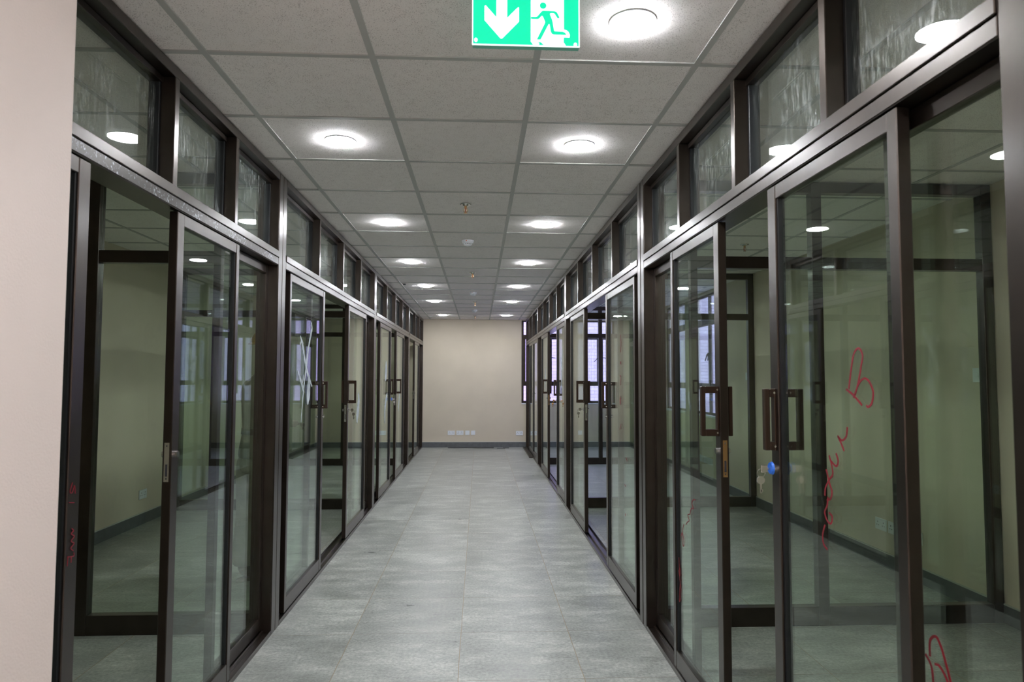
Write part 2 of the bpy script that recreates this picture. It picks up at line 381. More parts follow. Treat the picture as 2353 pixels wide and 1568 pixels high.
def baseboard(name, x0, x1, y0, y1, face, label):
    b = MB(); b.box(x0, x1, y0, y1, 0, .105)
    o = struct(name, b, 'skirting', label, 'skirting')
    t = MB(); t.box(x0, x1, y0, y1, .105, .113); t.build('skirting_joint', 'skirt_top', o)
baseboard('baseboard_end', -3.25, 3.08, YE-.012, YE, 'y', 'grey tile skirting along the end wall')
baseboard('baseboard_left', -3.25, -3.238, 1.04, YE-.012, 'x', 'grey tile skirting along the left office wall')
baseboard('baseboard_right', 3.068, 3.08, 1.04, YE-.012, 'x', 'grey tile skirting along the right office wall')

# outside: light well with a brick building
struct('wall_outside', MB().box(-4, 14, 16.3, 16.6, -6, 9), 'brick', 'pale brick wall of the building outside the windows', 'wall')
struct('wall_outside_right', MB().box(10.5, 10.8, 4, 16.3, -6, 9), 'brick', 'pale brick side wall of the yard outside', 'wall')
struct('floor_outside', MB().box(3.4, 14, 4, 16.3, -1.2, -1.0), 'ground', 'pale concrete yard outside', 'ground')

# windows ------------------------------------------------------------------
def window_frontal(name, x0, x1, y, z0, z1, muls, label):
    """window in the end wall (plane y); muls are x of the upright mullions"""
    f = MB(); a, b = y+.045, y+.105; w = .045
    f.box(x0, x0+w, a, b, z0, z1, .002); f.box(x1-w, x1, a, b, z0, z1, .002)
    f.box(x0+w, x1-w, a, b, z0, z0+w, .002); f.box(x0+w, x1-w, a, b, z1-.025, z1, .002)
    root = bpy.data.objects.new(name, None); COL.objects.link(root); root.location = ((x0+x1)/2, y, z0); tag(root, label, 'window', kind='structure')
    f.build('window_frame', 'alu', root)
    for p, q in ((1.245, 1.30), (2.235, 2.295)): MB().box(x0+w, x1-w, a, b, p, q, .002).build('transom', 'alu', root)
    xs = [x0+w-.045]+muls+[x1]
    for m in muls: MB().box(m-.025, m+.025, a-.004, b+.004, z0+w, z1-.025, .002).build('mullion', 'alu', root)
    edges = [x0+w]+[v for m in muls for v in (m-.025, m+.025)]+[x1-w]
    for i in range(0, len(edges), 2):
        l, r = edges[i], edges[i+1]
        for (p, q) in ((z0+w, 1.245), (2.295, z1-.025)): MB().box(l, r, y+.072, y+.077, p, q).build('pane', 'glass_window', root)
        s = MB(); sw = .035; p, q = 1.30, 2.235
        s.box(l, l+sw, a-.012, b-.01, p, q, .002); s.box(r-sw, r, a-.012, b-.01, p, q, .002); s.box(l+sw, r-sw, a-.012, b-.01, p, p+sw, .002); s.box(l+sw, r-sw, a-.012, b-.01, q-sw, q, .002)
        so = s.build('casement_sash', 'alu', root)
        MB().box(l+sw, r-sw, y+.066, y+.071, p+sw, q-sw).build('pane', 'glass_window', so)
        side = 1 if (i//2) % 2 == 0 else -1
        hx = (r-sw*.5) if side > 0 else (l+sw*.5)
        h = MB(); h.box(hx-.012, hx+.012, y+.020, y+.034, 1.79, 1.85, .002); h.cyl((hx, y+.014, 1.83), (hx-side*.085, y+.004, 1.74 if side > 0 else 1.815), .008, .006, 10)
        h.build('handle', 'gasket', so)
    MB().box(x0, x1, y-.012, y+.045, z0-.022, z0, .003).build('window_sill', 'white', root)
    return root
window_frontal('window_1', .866, 2.788, YE, .892, 2.583, [1.43, 1.955, 2.49], 'dark framed casement window in the end wall right of the corridor')

def window_side(name, y0, y1, x, z0, z1, label, hand):
    root = bpy.data.objects.new(name, None); COL.objects.link(root); root.location = (x, (y0+y1)/2, z0); tag(root, label, 'window', kind='structure')
    a, b = x+.030, x+.062; w = .035; f = MB()
    f.box(a, b, y0, y0+w, z0, z1, .002); f.box(a, b, y1-w, y1, z0, z1, .002); f.box(a, b, y0+w, y1-w, z0, z0+w, .002); f.box(a, b, y0+w, y1-w, z1-.03, z1, .002)
    f.build('window_frame', 'alu', root)
    for p, q in ((1.26, 1.32), (2.16, 2.23)): MB().box(a, b, y0+w, y1-w, p, q, .002).build('transom', 'alu', root)
    m = (y0+y1)/2; MB().box(a-.002, b+.002, m-.02, m+.02, z0+w, z1-.03, .002).build('mullion', 'alu', root)
    for l, r, sd in ((y0+w, m-.02, 1), (m+.02, y1-w, -1)):
        for p, q in ((z0+w, 1.26), (2.23, z1-.03)): MB().box(x+.044, x+.049, l, r, p, q).build('pane', 'glass_window', root)
        s = MB(); sw = .026; p, q = 1.32, 2.16; ya, yb = a+.002, b-.006
        s.box(ya, yb, l, l+sw, p, q, .002); s.box(ya, yb, r-sw, r, p, q, .002); s.box(ya, yb, l+sw, r-sw, p, p+sw, .002); s.box(ya, yb, l+sw, r-sw, q-sw, q, .002)
        so = s.build('casement_sash', 'alu', root)
        MB().box(x+.042, x+.047, l+sw, r-sw, p+sw, q-sw).build('pane', 'glass_window', so)
        hy = r-sw*.5 if sd > 0 else l+sw*.5
        h = MB(); h.box(x+.018, x+.031, hy-.012, hy+.012, 1.70, 1.76, .002); h.cyl((x+.012, hy, 1.745), (x-.012, hy-sd*.02, 1.65), .008, .006, 10); h.build('handle', 'gasket', so)
    MB().box(x-.018, x+.030, y0, y1, z0-.028, z0, .003).build('window_sill', 'white', root)
for k, (a, b) in enumerate(RW):
    window_side('window_%d' % (k+2), a+.002, b-.002, 3.08, .918, 2.558, ['dark casement window nearest the camera in the right office wall', 'second dark casement window along the right office wall', 'third dark casement window along the right office wall', 'dark casement window of the right office wall next to the end wall'][k], k)

# daylight portals guide sky light through the openings
def portal(loc, sx, sy, rot):
    l = bpy.data.lights.new('daylight_portal', 'AREA'); l.shape = 'RECTANGLE'; l.size = sx; l.size_y = sy; l.cycles.is_portal = True
    o = bpy.data.objects.new('daylight_portal', l); COL.objects.link(o); o.location = loc; o.rotation_euler = rot
portal((1.826, YE+WT+.02, 1.73), 1.93, 1.72, (-math.pi/2, 0, 0))
for a, b in RW: portal((3.08+WS+.02, (a+b)/2, 1.73), 1.66, b-a, (0, math.pi/2, 0))

# ================================================================== GLAZED PARTITIONS
ZT0, ZT1 = 2.06, 2.142
def sbox(mb, s, d0, d1, y0, y1, z0, z1, bev=0.):
    xa, xb = XF[s]+s*d0, XF[s]+s*d1
    return mb.box(min(xa, xb), max(xa, xb), y0, y1, z0, z1, bev)

def glazed_bay(s, y0, y1, muls, fixed, label, pl=.074, pr=.074, dusty=False, dirty=True):
    root = thing('glazed_partition', label, 'partition', (XF[s], (y0+y1)/2, 0), 'brown aluminium glazed partitions along the corridor')
    am = 'alu_dusty' if dusty else 'alu'
    # posts: half of the double post between bays, with a ribbed face
    for a, b, sg in ((y0-pl, y0, 1), (y1, y1+pr, -1)):
        p = MB(); sbox(p, s, .003, .11, a, b, 0, H-.001, .002)
        n = 1; w = (b-a)/n
        for k in range(n): sbox(p, s, 0, .004, a+k*w+.003, a+(k+1)*w-.003, 0, H-.002, .0015)
        p.build('post', 'alu', root)
    h = MB(); sbox(h, s, 0, .11, y0, y1, 2.552, H-.001, .002); sbox(h, s, .045, .095, y0, y1, 2.527, 2.552, .002); h.build('head_rail', 'alu', root)
    t = MB(); sbox(t, s, .003, .11, y0, y1, ZT0, ZT1, .002)
    sbox(t, s, -.004, .004, y0, y1, 2.104, ZT1, .002); sbox(t, s, 0, .004, y0, y1, ZT0+.002, 2.101, .0015); sbox(t, s, .05, .09, y0, y1, ZT1, ZT1+.022, .002)
    to = t.build('transom', 'alu', root)
    if dusty:
        u = MB(); sbox(u, s, -.0012, .0002, y0+.01, y1-.01, ZT0+.004, 2.0995); u.build('dusty_film', 'alu_dusty', to)
    k = MB(); sbox(k, s, 0, .11, y0, y1, 0, .010)
    for d in (0, .040, .046, .094): sbox(k, s, d, d+(.006 if d else .004), y0, y1, .010, .026, .001)
    k.build('sill_track', 'alu', root)
    ed = [y0]+[v for m in muls for v in (m-.018, m+.018)]+[y1]
    for m in muls:
        q = MB(); sbox(q, s, 0, .10, m-.018, m+.018, ZT1, 2.552, .002); q.build('mullion', 'alu', root)
    for i in range(0, len(ed), 2):
        l, r = ed[i], ed[i+1]
        bt = .014
        for p, q in ((l, l+bt), (r-bt, r)): g = MB(); sbox(g, s, .052, .088, p, q, ZT1+.022, 2.527, .002); g.build('glazing_bead', 'gasket', root)
        q = MB(); sbox(q, s, .067, .073, l+bt, r-bt, ZT1+.022, 2.527); q.build('upper_pane', 'glass_dirty' if dirty else 'glass', root)
    for a, b in fixed:
        f = MB(); sw = .04
        for l, r in ((a, a+sw), (b-sw, b)): sbox(f, s, .056, .090, l, r, .028, ZT0-.002, .002)
        sbox(f, s, .056, .090, a+sw, b-sw, .028, .10, .002); sbox(f, s, .056, .090, a+sw, b-sw, ZT0-.05, ZT0-.002, .002)
        fo = f.build('fixed_panel_frame', 'alu', root)
        q = MB(); sbox(q, s, .070, .076, a+sw, b-sw, .10, ZT0-.05); q.build('fixed_pane', 'glass', fo)
    return root

def handle_mb(s, yc, f, sg, z0=1.195, z1=1.393, proj=.058):
    m = MB()
    if True:
        o = f+sg*proj
        lo, hi = min(o, o-sg*.017), max(o, o-sg*.017)
        sbox(m, s, lo, hi, yc-.011, yc+.011, z0, z1, .002)
        for a, b in ((z0, z0+.027), (z1-.027, z1)): sbox(m, s, min(f, o-sg*.017), max(f, o-sg*.017), yc-.011, yc+.011, a, b, .002)
        sbox(m, s, min(f, f+sg*.006), max(f, f+sg*.006), yc-.013, yc+.013, z0, z1, .001)
    return m

def sliding_door(s, y0, y1, lead, label, handle=True, lock=True, dusty=False, dirty=False, d0=.005, d1=.038, plate='chrome'):
    """lead = +1: the leading stile is the far one, -1: the near one"""
    root = thing('sliding_door', label, 'door', (XF[s]+s*(d0+d1)/2, (y0+y1)/2, .027), 'sliding glass doors of the corridor offices')
    am = 'alu_dusty' if dusty else 'alu'; sw = .058; tw = .038
    lw, rw_ = (tw, sw) if lead > 0 else (sw, tw)
    zb, zt = .028, ZT0-.004
    for l, r in ((y0, y0+lw), (y1-rw_, y1)):
        f = MB(); sbox(f, s, d0, d1, l, r, zb, zt, .0025)
        f.build('stile', am, root)
    f = MB(); sbox(f, s, d0+.001, d1-.001, y0+lw, y1-rw_, zb, .112, .002); f.build('bottom_rail', 'alu', root)
    f = MB(); sbox(f, s, d0+.001, d1-.001, y0+lw, y1-rw_, zt-.046, zt, .002); f.build('top_rail', am, root)
    dm = (d0+d1)/2; g = MB()
    for l, r, a, b in ((y0+lw, y0+lw+.009, .112, zt-.046), (y1-rw_-.009, y1-rw_, .112, zt-.046)): sbox(g, s, dm-.010, dm+.010, l, r, a, b)
    g.build('gasket', 'gasket', root)
    q = MB(); sbox(q, s, dm-.003, dm+.003, y0+lw+.004, y1-rw_-.004, .112, zt-.046)
    pane = q.build('door_pane', 'glass_dirty' if dirty else 'glass', root)
    yl = (y1-sw/2) if lead > 0 else (y0+sw/2)
    if handle:
        handle_mb(s, yl, d1, 1, proj=.058 if lead > 0 else .024).build('handle', 'handle', root)
        h = handle_mb(s, yl, d0, -1, proj=.037 if lead > 0 else .070).build('handle', 'handle', root)
        for z in (1.208, 1.380):
            sc = MB(); sc.cyl((XF[s]+s*(d0-.006), yl-.0125, z), (XF[s]+s*(d0-.006), yl-.0145, z), .004, seg=10)
            sc.build('handle_screw', 'chrome', h)
    if lock:
        ye = y1 if lead > 0 else y0; e = MB()
        sbox(e, s, dm-.009, dm+.009, ye-.0008 if lead > 0 else ye-.002, ye+.002 if lead > 0 else ye+.0008, 1.035, 1.18)
        lo = e.build('lock_plate', plate, root)
        ya, yb = (ye+.002, ye+.0026) if lead > 0 else (ye-.0026, ye-.002)
        k = MB(); sbox(k, s, dm-.004, dm+.004, ya, yb, 1.055, 1.10); k.build('lock_slot', 'slot', lo)
        for p, q in ((1.165, 1.171), (1.044, 1.050)): k = MB(); sbox(k, s, dm-.002, dm+.002, ya, yb, p, q); k.build('plate_screw', 'slot', lo)
        x0 = XF[s]+s*d0; x1 = XF[s]+s*d1
        for p, q in ((x0, x0-s*.012), (x1, x1+s*.012)): MB().cyl((p, yl, 1.135), (q, yl, 1.135), .012).build('lock_cylinder', 'chrome', root)
    return root, pane

# ---- left side
glazed_bay(-1, 1.25, 3.87, [1.90, 2.555, 3.195], [(1.25, 1.95), (3.17, 3.87)], 'nearest glazed partition bay on the left, its transom speckled with dust', pl=.012, dusty=True)
glazed_bay(-1, 4.018, 7.386, [4.86, 5.70, 6.54], [(4.018, 4.90), (6.50, 7.386)], 'second glazed partition bay on the left, beyond the first post')
glazed_bay(-1, 7.534, 10.976, [8.395, 9.255, 10.115], [(7.534, 8.43), (10.08, 10.976)], 'third glazed partition bay on the left')
glazed_bay(-1, 11.124, 13.745, [12.15, 12.95], [(12.93, 13.745)], 'farthest left glazed partition bay, open doorway beside the end wall', pr=.05)
d, pL1A = sliding_door(-1, 1.36, 2.022, 1, 'sliding door leaf beside the near beige wall, red handwriting on its stile', handle=False, lock=False)
d, pL1B = sliding_door(-1, 2.60, 3.262, -1, 'left sliding door leaf without handle, lock plate on its edge, past the first opening', handle=False, lock=True)
d, pL2A = sliding_door(-1, 4.135, 5.062, 1, 'sliding door leaf with crossed white paint smears, nearer leaf of second left bay')
d, pL2B = sliding_door(-1, 5.972, 6.92, -1, 'sliding door leaf with tall silver lock plate and keys, farther leaf of second left bay')
d, pL3A = sliding_door(-1, 7.88, 8.87, 1, 'nearer sliding door leaf of the third left bay, blue tag at its lock')
d, pL3B = sliding_door(-1, 9.42, 10.40, -1, 'farther sliding door leaf of the third left bay')
d, pL4 = sliding_door(-1, 12.08, 12.985, -1, 'sliding door leaf of the farthest left bay, past the dark doorway', handle=False)
# ---- right side
glazed_bay(1, 1.172, 3.86, [1.80, 2.468, 3.172], [(1.172, 1.62), (3.17, 3.86)], 'nearest glazed partition bay on the right with glare on its transom', pl=.12)
glazed_bay(1, 4.018, 7.386, [4.81, 5.665, 6.50], [(4.018, 4.90), (6.50, 7.386)], 'second glazed partition bay on the right')
glazed_bay(1, 7.534, 10.976, [8.31, 9.19, 10.09], [(7.534, 8.24), (10.08, 10.976)], 'third glazed partition bay on the right')
glazed_bay(1, 11.124, 13.745, [12.15, 12.95], [(12.93, 13.745)], 'farthest right glazed partition bay by the end wall window', pr=.05)
d, pR1A = sliding_door(1, 1.485, 2.185, 1, 'nearest right sliding door leaf, red marker scrawl on glass and blue tag at lock')
d, pR1B = sliding_door(1, 2.652, 3.335, -1, 'right sliding door leaf with lock plate across the nearest opening from the red scrawl', plate='brass')
d, pR2A = sliding_door(1, 4.125, 5.085, 1, 'nearer sliding door leaf of the second right bay, faint red marks on glass')
d, pR2B = sliding_door(1, 6.13, 7.09, -1, 'sliding door leaf with silver lock plate and key ring, farther leaf of second right bay')
d, pR3A = sliding_door(1, 7.58, 8.37, 1, 'nearer sliding door leaf of the third right bay, brass key in its lock')
d, pR3B = sliding_door(1, 9.44, 10.42, -1, 'farther sliding door leaf of the third right bay', plate='brass')
d, pR4A = sliding_door(1, 11.20, 12.07, 1, 'closed sliding door leaf of the farthest right bay', handle=False)
d, pR4B = sliding_door(1, 12.08, 12.985, -1, 'last sliding door leaf on the right, next to the end wall window', handle=False)

# ================================================================== CROSS PARTITIONS between offices
def cross(s, y, label):
    xi, xo = XF[s]+s*.112, XOUT[s]; root = thing('cross_partition', label, 'partition', ((xi+xo)/2, y, 0), 'glazed cross partitions between the offices')
    y0, y1 = y-.03, y+.03; xm = XF[s]+s*1.045
    def X(a, b): return (min(a, b), max(a, b))
    gap = .014 if True else 0
    for c, w in ((xo-s*.036, .062), (xm, .062), (xi+s*.010, .018)):
        MB().box(c-w/2, c+w/2, y0, y1, 0, H-.002, .002).build('post', 'alu', root)
    for a, b in ((xi+s*.019, xm-s*.031), (xm+s*.031, xo-s*.067)):
        l, r = X(a, b); f = MB()
        f.box(l, r, y0, y1, 0, .108, .003); f.build('bottom_rail', 'alu', root)
        MB().box(l, r, y0, y1, ZT0+.012, ZT1, .003).build('transom', 'alu', root)
        MB().box(l, r, y0, y1, 2.53, H-.002, .003).build('head_rail', 'alu', root)
        MB().box(l, r, y-.003, y+.003, .108, ZT0+.012).build('lower_pane', 'glass', root)
        MB().box(l, r, y-.003, y+.003, ZT1, 2.53).build('upper_pane', 'glass', root)
    return root
cross(-1, 3.93, 'first glazed cross partition behind the left door opening')
cross(-1, 7.46, 'second glazed cross partition behind the left corridor glazing')
cross(-1, 11.07, 'farthest glazed cross partition in the left offices')
cross(1, 3.91, 'first glazed cross partition seen behind the nearest right doors')
cross(1, 7.45, 'second glazed cross partition behind the right corridor glazing')
cross(1, 11.1, 'farthest glazed cross partition in front of the end window, right offices')

# ================================================================== CEILING FITTINGS
def downlight(x, y, label):
    r = thing('downlight', label, 'ceiling light', (x, y, H), 'round ceiling downlights')
    m = MB(); m.cyl((x, y, H-.0015), (x, y, H+.003), .076, .076, 40); m.build('trim_ring', 'white', r, smooth=False)
    m = MB(); m.cyl((x, y, H-.0015), (x, y, H-.0062), .073, .073, 40); m.cyl((x, y, H-.0062), (x, y, H-.0085), .073, .064, 40); m.build('diffuser', 'lamp', r)
    return r
LX, RX = -.694, .498
proto = downlight(RX, 2.14, 'large bright downlight nearest the camera, right of the exit sign')
ords = ['nearest', 'second', 'third', 'fourth', 'fifth', 'farthest']
for k, y in enumerate((3.33, 5.12, 6.88, 8.69, 10.45, 12.78)):
    copy_tree(proto, (LX, y, H), '%s downlight of the left row, counting from the camera' % ords[k])
    copy_tree(proto, (RX, y, H), ('downlight right of the exit sign foot, second of the right row' if k == 0 else '%s downlight of the right row after the one by the exit sign' % ords[k]))
for k, (x, y) in enumerate(((LX, .6), (LX, -.9), (RX, .35), (RX, -1.4), (LX, -2.1), (RX, -3.2))):
    copy_tree(proto, (x, y, H), 'round downlight of the same kind behind the camera')

def sprinkler(x, y, label):
    r = thing('sprinkler_head', label, 'sprinkler', (x, y, H), 'sprinkler heads on the ceiling')
    m = MB(); m.cyl((x, y, H), (x, y, H-.004), .038, .034, 28); m.cyl((x, y, H-.004), (x, y, H-.012), .022, .018, 24); m.build('escutcheon', 'chrome', r)
    m = MB(); m.cyl((x, y, H-.012), (x, y, H-.026), .009, .009, 16)
    for sg in (-1, 1): m.cyl((x+sg*.008, y, H-.024), (x+sg*.012, y, H-.045), .0022, seg=8); m.cyl((x+sg*.012, y, H-.045), (x+sg*.002, y, H-.058), .0022, seg=8)
    m.build('frame_arms', 'brass', r)
    m = MB(); m.cyl((x, y, H-.026), (x, y, H-.053), .0028, seg=10); m.build('glass_bulb', 'orange', r)
    m = MB(); m.cyl((x, y, H-.058), (x, y, H-.060), .013, .013, 20); m.build('deflector', 'brass', r)
    return r
sp = sprinkler(-.098, 4.53, 'nearest sprinkler head on the corridor ceiling')
for x, y, l in ((-.08, 7.54, 'second sprinkler head along the corridor, between two smoke detectors'), (-.07, 10.5, 'third sprinkler head along the corridor'), (-.085, 12.95, 'last sprinkler head, closest to the end wall'), (2.321, 5.77, 'sprinkler head on the office ceiling seen through the right doorway')):
    copy_tree(sp, (x, y, H), l)

def detector(x, y, label):
    r = thing('smoke_detector', label, 'smoke detector', (x, y, H), 'smoke detectors on the ceiling')
    m = MB(); m.cyl((x, y, H), (x, y, H-.016), .052, .050, 36); m.build('base', 'white', r)
    m = MB(); m.cyl((x, y, H-.016), (x, y, H-.026), .047, .044, 36); m.cyl((x, y, H-.026), (x, y, H-.030), .030, .030, 30); m.cyl((x, y, H-.036), (x, y, H-.046), .036, .024, 36)
    for k in range(10):
        a = k*math.pi/5; m.box(x+.031*math.cos(a)-.003, x+.031*math.cos(a)+.003, y+.031*math.sin(a)-.003, y+.031*math.sin(a)+.003, H-.037, H-.025)
    m.build('sensor_housing', 'white', r)
    m = MB(); m.cyl((x, y, H-.027), (x, y, H-.036), .026, .026, 24); m.build('sensor_chamber', 'slot', r)
    m = MB(); m.cyl((x-.012, y-.048, H-.010), (x-.012, y-.052, H-.010), .004, seg=10); m.build('indicator', 'orange', r)
    return r
dt = detector(-.103, 5.745, 'nearest smoke detector on the corridor ceiling')
for x, y, l in ((-.09, 9.3, 'second smoke detector along the corridor'), (-.09, 11.74, 'farthest smoke detector, before the end wall')):
    copy_tree(dt, (x, y, H), l)
o = MB().box(-.965, -.93, 8.50, 8.56, H-.012, H-.0015, .003).build('ceiling_hole_spot', 'slot', origin=(0, 0, 0)); tag(o, 'small dark scrap standing in for a hole at a ceiling tile joint near the left glazing', 'spot')  # dark block added to stand in for a small hole in the ceiling

# ================================================================== EXIT SIGN
SX, SY = .1305, 1.9
sg = thing('exit_sign', 'green lit emergency exit sign with white down arrow and running figure', 'sign', (SX, SY, 2.36))
sc = .307/1140.0; ZB = 2.383
def sp_(x, y): return (-.023+(x-175)*sc, ZB+(485-y)*sc)
top = -100
MB().prism([sp_(172, 478), sp_(1318, 478), sp_(1318, top), sp_(172, top)], SY, SY+.022).build('sign_casing', 'sign_case', sg)
MB().prism([sp_(178, 472), sp_(1312, 472), sp_(1312, top+6), sp_(178, top+6)], SY-.002, SY).build('green_panel', 'sign_green', sg)
rim = MB(); rim.prism([sp_(166, 484), sp_(1322, 484), sp_(1322, 473), sp_(166, 473)], SY-.004, SY-.001); rim.prism([sp_(166, 477), sp_(176, 477), sp_(176, top), sp_(166, top)], SY-.004, SY-.001); rim.prism([sp_(1312, 477), sp_(1322, 477), sp_(1322, top), sp_(1312, top)], SY-.004, SY-.001)
rim.build('edge_rim', 'sign_white', sg)
MB().prism([sp_(*p) for p in ((425, top+30), (540, top+30), (540, 180), (655, 60), (668, 60), (668, 215), (490, 404), (478, 409), (468, 404), (298, 210), (298, 52), (312, 48), (425, 175))], SY-.0028, SY-.0022).build('arrow', 'sign_white', sg)
MB().prism([sp_(*p) for p in ((795, top+30), (1152, top+30), (1152, 292), (1180, 297), (1203, 318), (1216, 350), (1212, 376), (1150, 376), (1148, 434), (1170, 462), (1160, 470), (822, 466), (795, 432))], SY-.0028, SY-.0022).build('doorway', 'sign_white', sg)
man = MB()
man.prism([sp_(927+36*math.cos(a*math.pi/12), 33+36*math.sin(a*math.pi/12)) for a in range(24)], SY-.0034, SY-.003)
man.prism([sp_(*p) for p in ((915, 92), (930, 89), (1050, 90), (1068, 96), (1080, 108), (1104, 156), (1102, 168), (1090, 172), (1078, 164), (1050, 118), (1040, 114), (1008, 114), (1000, 124), (1026, 190), (1034, 230), (1046, 306), (1054, 313), (1140, 315), (1164, 326), (1183, 350), (1040, 350), (1022, 342), (1010, 322), (996, 236), (986, 238), (900, 410), (858, 410), (948, 222), (948, 208), (922, 150), (912, 146), (886, 176), (872, 184), (797, 184), (797, 160), (852, 160), (862, 156))], SY-.0034, SY-.003)
man.prism([sp_(*p) for p in ((868, 438), (905, 438), (936, 468), (880, 468), (888, 455))], SY-.0034, SY-.003)
man.build('running_figure', 'sign_green', sg)
for cx, cy in ((207, 430), (1275, 456)): MB().prism([sp_(cx+18*math.cos(a*math.pi/8), cy+22*math.sin(a*math.pi/8)) for a in range(16)], SY-.004, SY-.0022).build('fixing_cap', 'sign_white', sg)
hz = ZB+(485-top)*sc
MB().box(SX-.13, SX+.13, SY-.012, SY+.034, hz, H, .003).build('ceiling_bracket', 'white', sg)

# ================================================================== SOCKETS AND SWITCHES
def plate(ax, c, w, h, kind, label, cat, group, sgn=-1):
    """ax 'y': plate on the end wall facing -y; ax 'x': plate on a side wall facing sgn*x"""
    nm = {'double': 'double_socket', 'blank': 'data_outlet', 'switch': 'light_switch'}[kind]
    r = thing(nm, label, cat, c, group); x, y, z = c
    def bx(m, u0, u1, v0, v1, d0, d1, bev=0):
        if ax == 'y': m.box(x+u0, x+u1, y-d1, y-d0, z+v0, z+v1, bev)
        else: m.box(min(x+sgn*d0, x+sgn*d1), max(x+sgn*d0, x+sgn*d1), y+u0, y+u1, z+v0, z+v1, bev)
        return m
    bx(MB(), -w/2, w/2, -h/2, h/2, 0, .009, .002).build('cover_plate', 'white', r)
    if kind == 'double':
        for q in (-.25, .25):
            bx(MB(), q*w-.004, q*w+.004, .010, .020, .009, .0096).build('pin_hole', 'slot', r)
            for k in (-.012, .012): bx(MB(), q*w+k-.0045, q*w+k+.0045, -.012, -.006, .009, .0096).build('pin_hole', 'slot', r)
        for q in (-.08, .08): bx(MB(), q*w-.006, q*w+.006, .008, .026, .009, .012, .001).build('rocker', 'white', r)
    elif kind == 'switch':
        bx(MB(), -.010, .010, -.018, .018, .009, .013, .002).build('rocker', 'white', r)
    else:
        bx(MB(), -.012, .012, -.010, .010, .009, .0105, .001).build('port_cover', 'white', r)
G1 = 'outlets low on the end wall'
plate('y', (-.56, YE, .293), .142, .088, 'double', 'leftmost double socket of the row low on the corridor end wall', 'socket', G1)
plate('y', (-.384, YE, .293), .142, .088, 'double', 'second double socket of the row low on the corridor end wall', 'socket', G1)
plate('y', (-.234, YE, .293), .086, .088, 'blank', 'square white outlet beside the double sockets on the end wall', 'socket', G1)
plate('y', (-.119, YE, .293), .086, .088, 'blank', 'rightmost square white outlet of the end wall row', 'socket', G1)
plate('y', (.822, YE, .283), .142, .088, 'double', 'double socket low at the right corner of the end wall', 'socket', G1)
plate('y', (-1.97, YE, .293), .142, .088, 'double', 'double socket on the end wall behind the third left bay', 'socket', G1)
plate('y', (1.99, YE, .29), .086, .088, 'blank', 'square outlet under the end window, seen through right glazing', 'socket', G1)
G2 = 'outlets low on the office side walls'
for yy_, w, k, l in ((5.09, .142, 'double', 'first double socket on the right office wall, below the red scrawl'), (4.925, .142, 'double', 'second double socket on the right office wall'), (4.775, .086, 'blank', 'square outlet just left of the reddish door stile, third in the near right wall row'), (4.65, .086, 'blank', 'square outlet right of the reddish door stile'),
                    (9.30, .142, 'double', 'far double socket on the right office wall below the window'), (9.12, .142, 'double', 'nearer double socket below the right office window'), (8.98, .086, 'blank', 'square outlet below the right office window'), (8.87, .086, 'blank', 'last square outlet of the row below the right office window')):
    plate('x', (3.08, yy_, .31), w, .088, k, l, 'socket', G2, -1)
plate('x', (3.08, 4.03, 1.447), .086, .088, 'switch', 'white light switch beside the first cross partition on the right', 'switch', 'light switches')
plate('x', (3.08, 7.63, 1.442), .086, .088, 'switch', 'white light switch beyond the second cross partition on the right', 'switch', 'light switches')
plate('x', (-3.25, 6.77, .287), .142, .088, 'double', 'double socket low on the wall inside the first left opening', 'socket', G2, 1)

# ================================================================== KEYS
def key_set(s, y, z, label, metal='chrome', blue=False, dface=.005):
    """key standing in the lock of a leaf on side s with a second key hanging from the ring; faces the corridor"""
    x = XF[s]+s*dface-s*.0122
    r = thing('key_ring', label, 'keys', (x, y, z), 'keys left in the door locks')
    m = MB(); m.cyl((x, y, z), (x-s*.014, y, z), .0035, seg=10); m.cyl((x-s*.014, y, z-.0), (x-s*.034, y, z), .0118, .0118, 18) if False else m.box(min(x-s*.014, x-s*.036), max(x-s*.014, x-s*.036), y-.0015, y+.0015, z-.012, z+.012, .001)
    m.build('key_in_lock', metal, r)
    cx = x-s*.036
    MB().torus((cx, y, z-.013), .013, .0012, 'Y', 20, 6).build('ring', 'chrome', r)
    m = MB(); m.cyl((cx-s*.002, y-.002, z-.036), (cx-s*.002, y+.002, z-.036), .013, seg=20); m.box(cx-s*.002-.003, cx-s*.002+.003, y-.001, y+.001, z-.078, z-.046); m.box(cx-s*.002, cx-s*.002+.006, y-.001, y+.001, z-.074, z-.066)
    m.build('hanging_key', metal, r)
    if blue:
        m = MB(); m.cyl((x, y, z+.002), (x-s*.007, y, z+.002), .021, .018, 20); m.build('blue_tag', 'blue', r)
key_set(1, 2.156, 1.135, 'keys with blue tag hanging from the nearest right door lock', 'chrome', True)
key_set(1, 6.16, 1.135, 'silver keys hanging from the lock in the second right bay')
key_set(1, 8.34, 1.135, 'brass keys hanging from the lock in the third right bay', 'brass')
key_set(-1, 6.0, 1.135, 'silver keys hanging from the lock in the second left bay')
key_set(-1, 8.84, 1.135, 'keys with blue tag hanging from the lock in the third left bay', 'chrome', True)

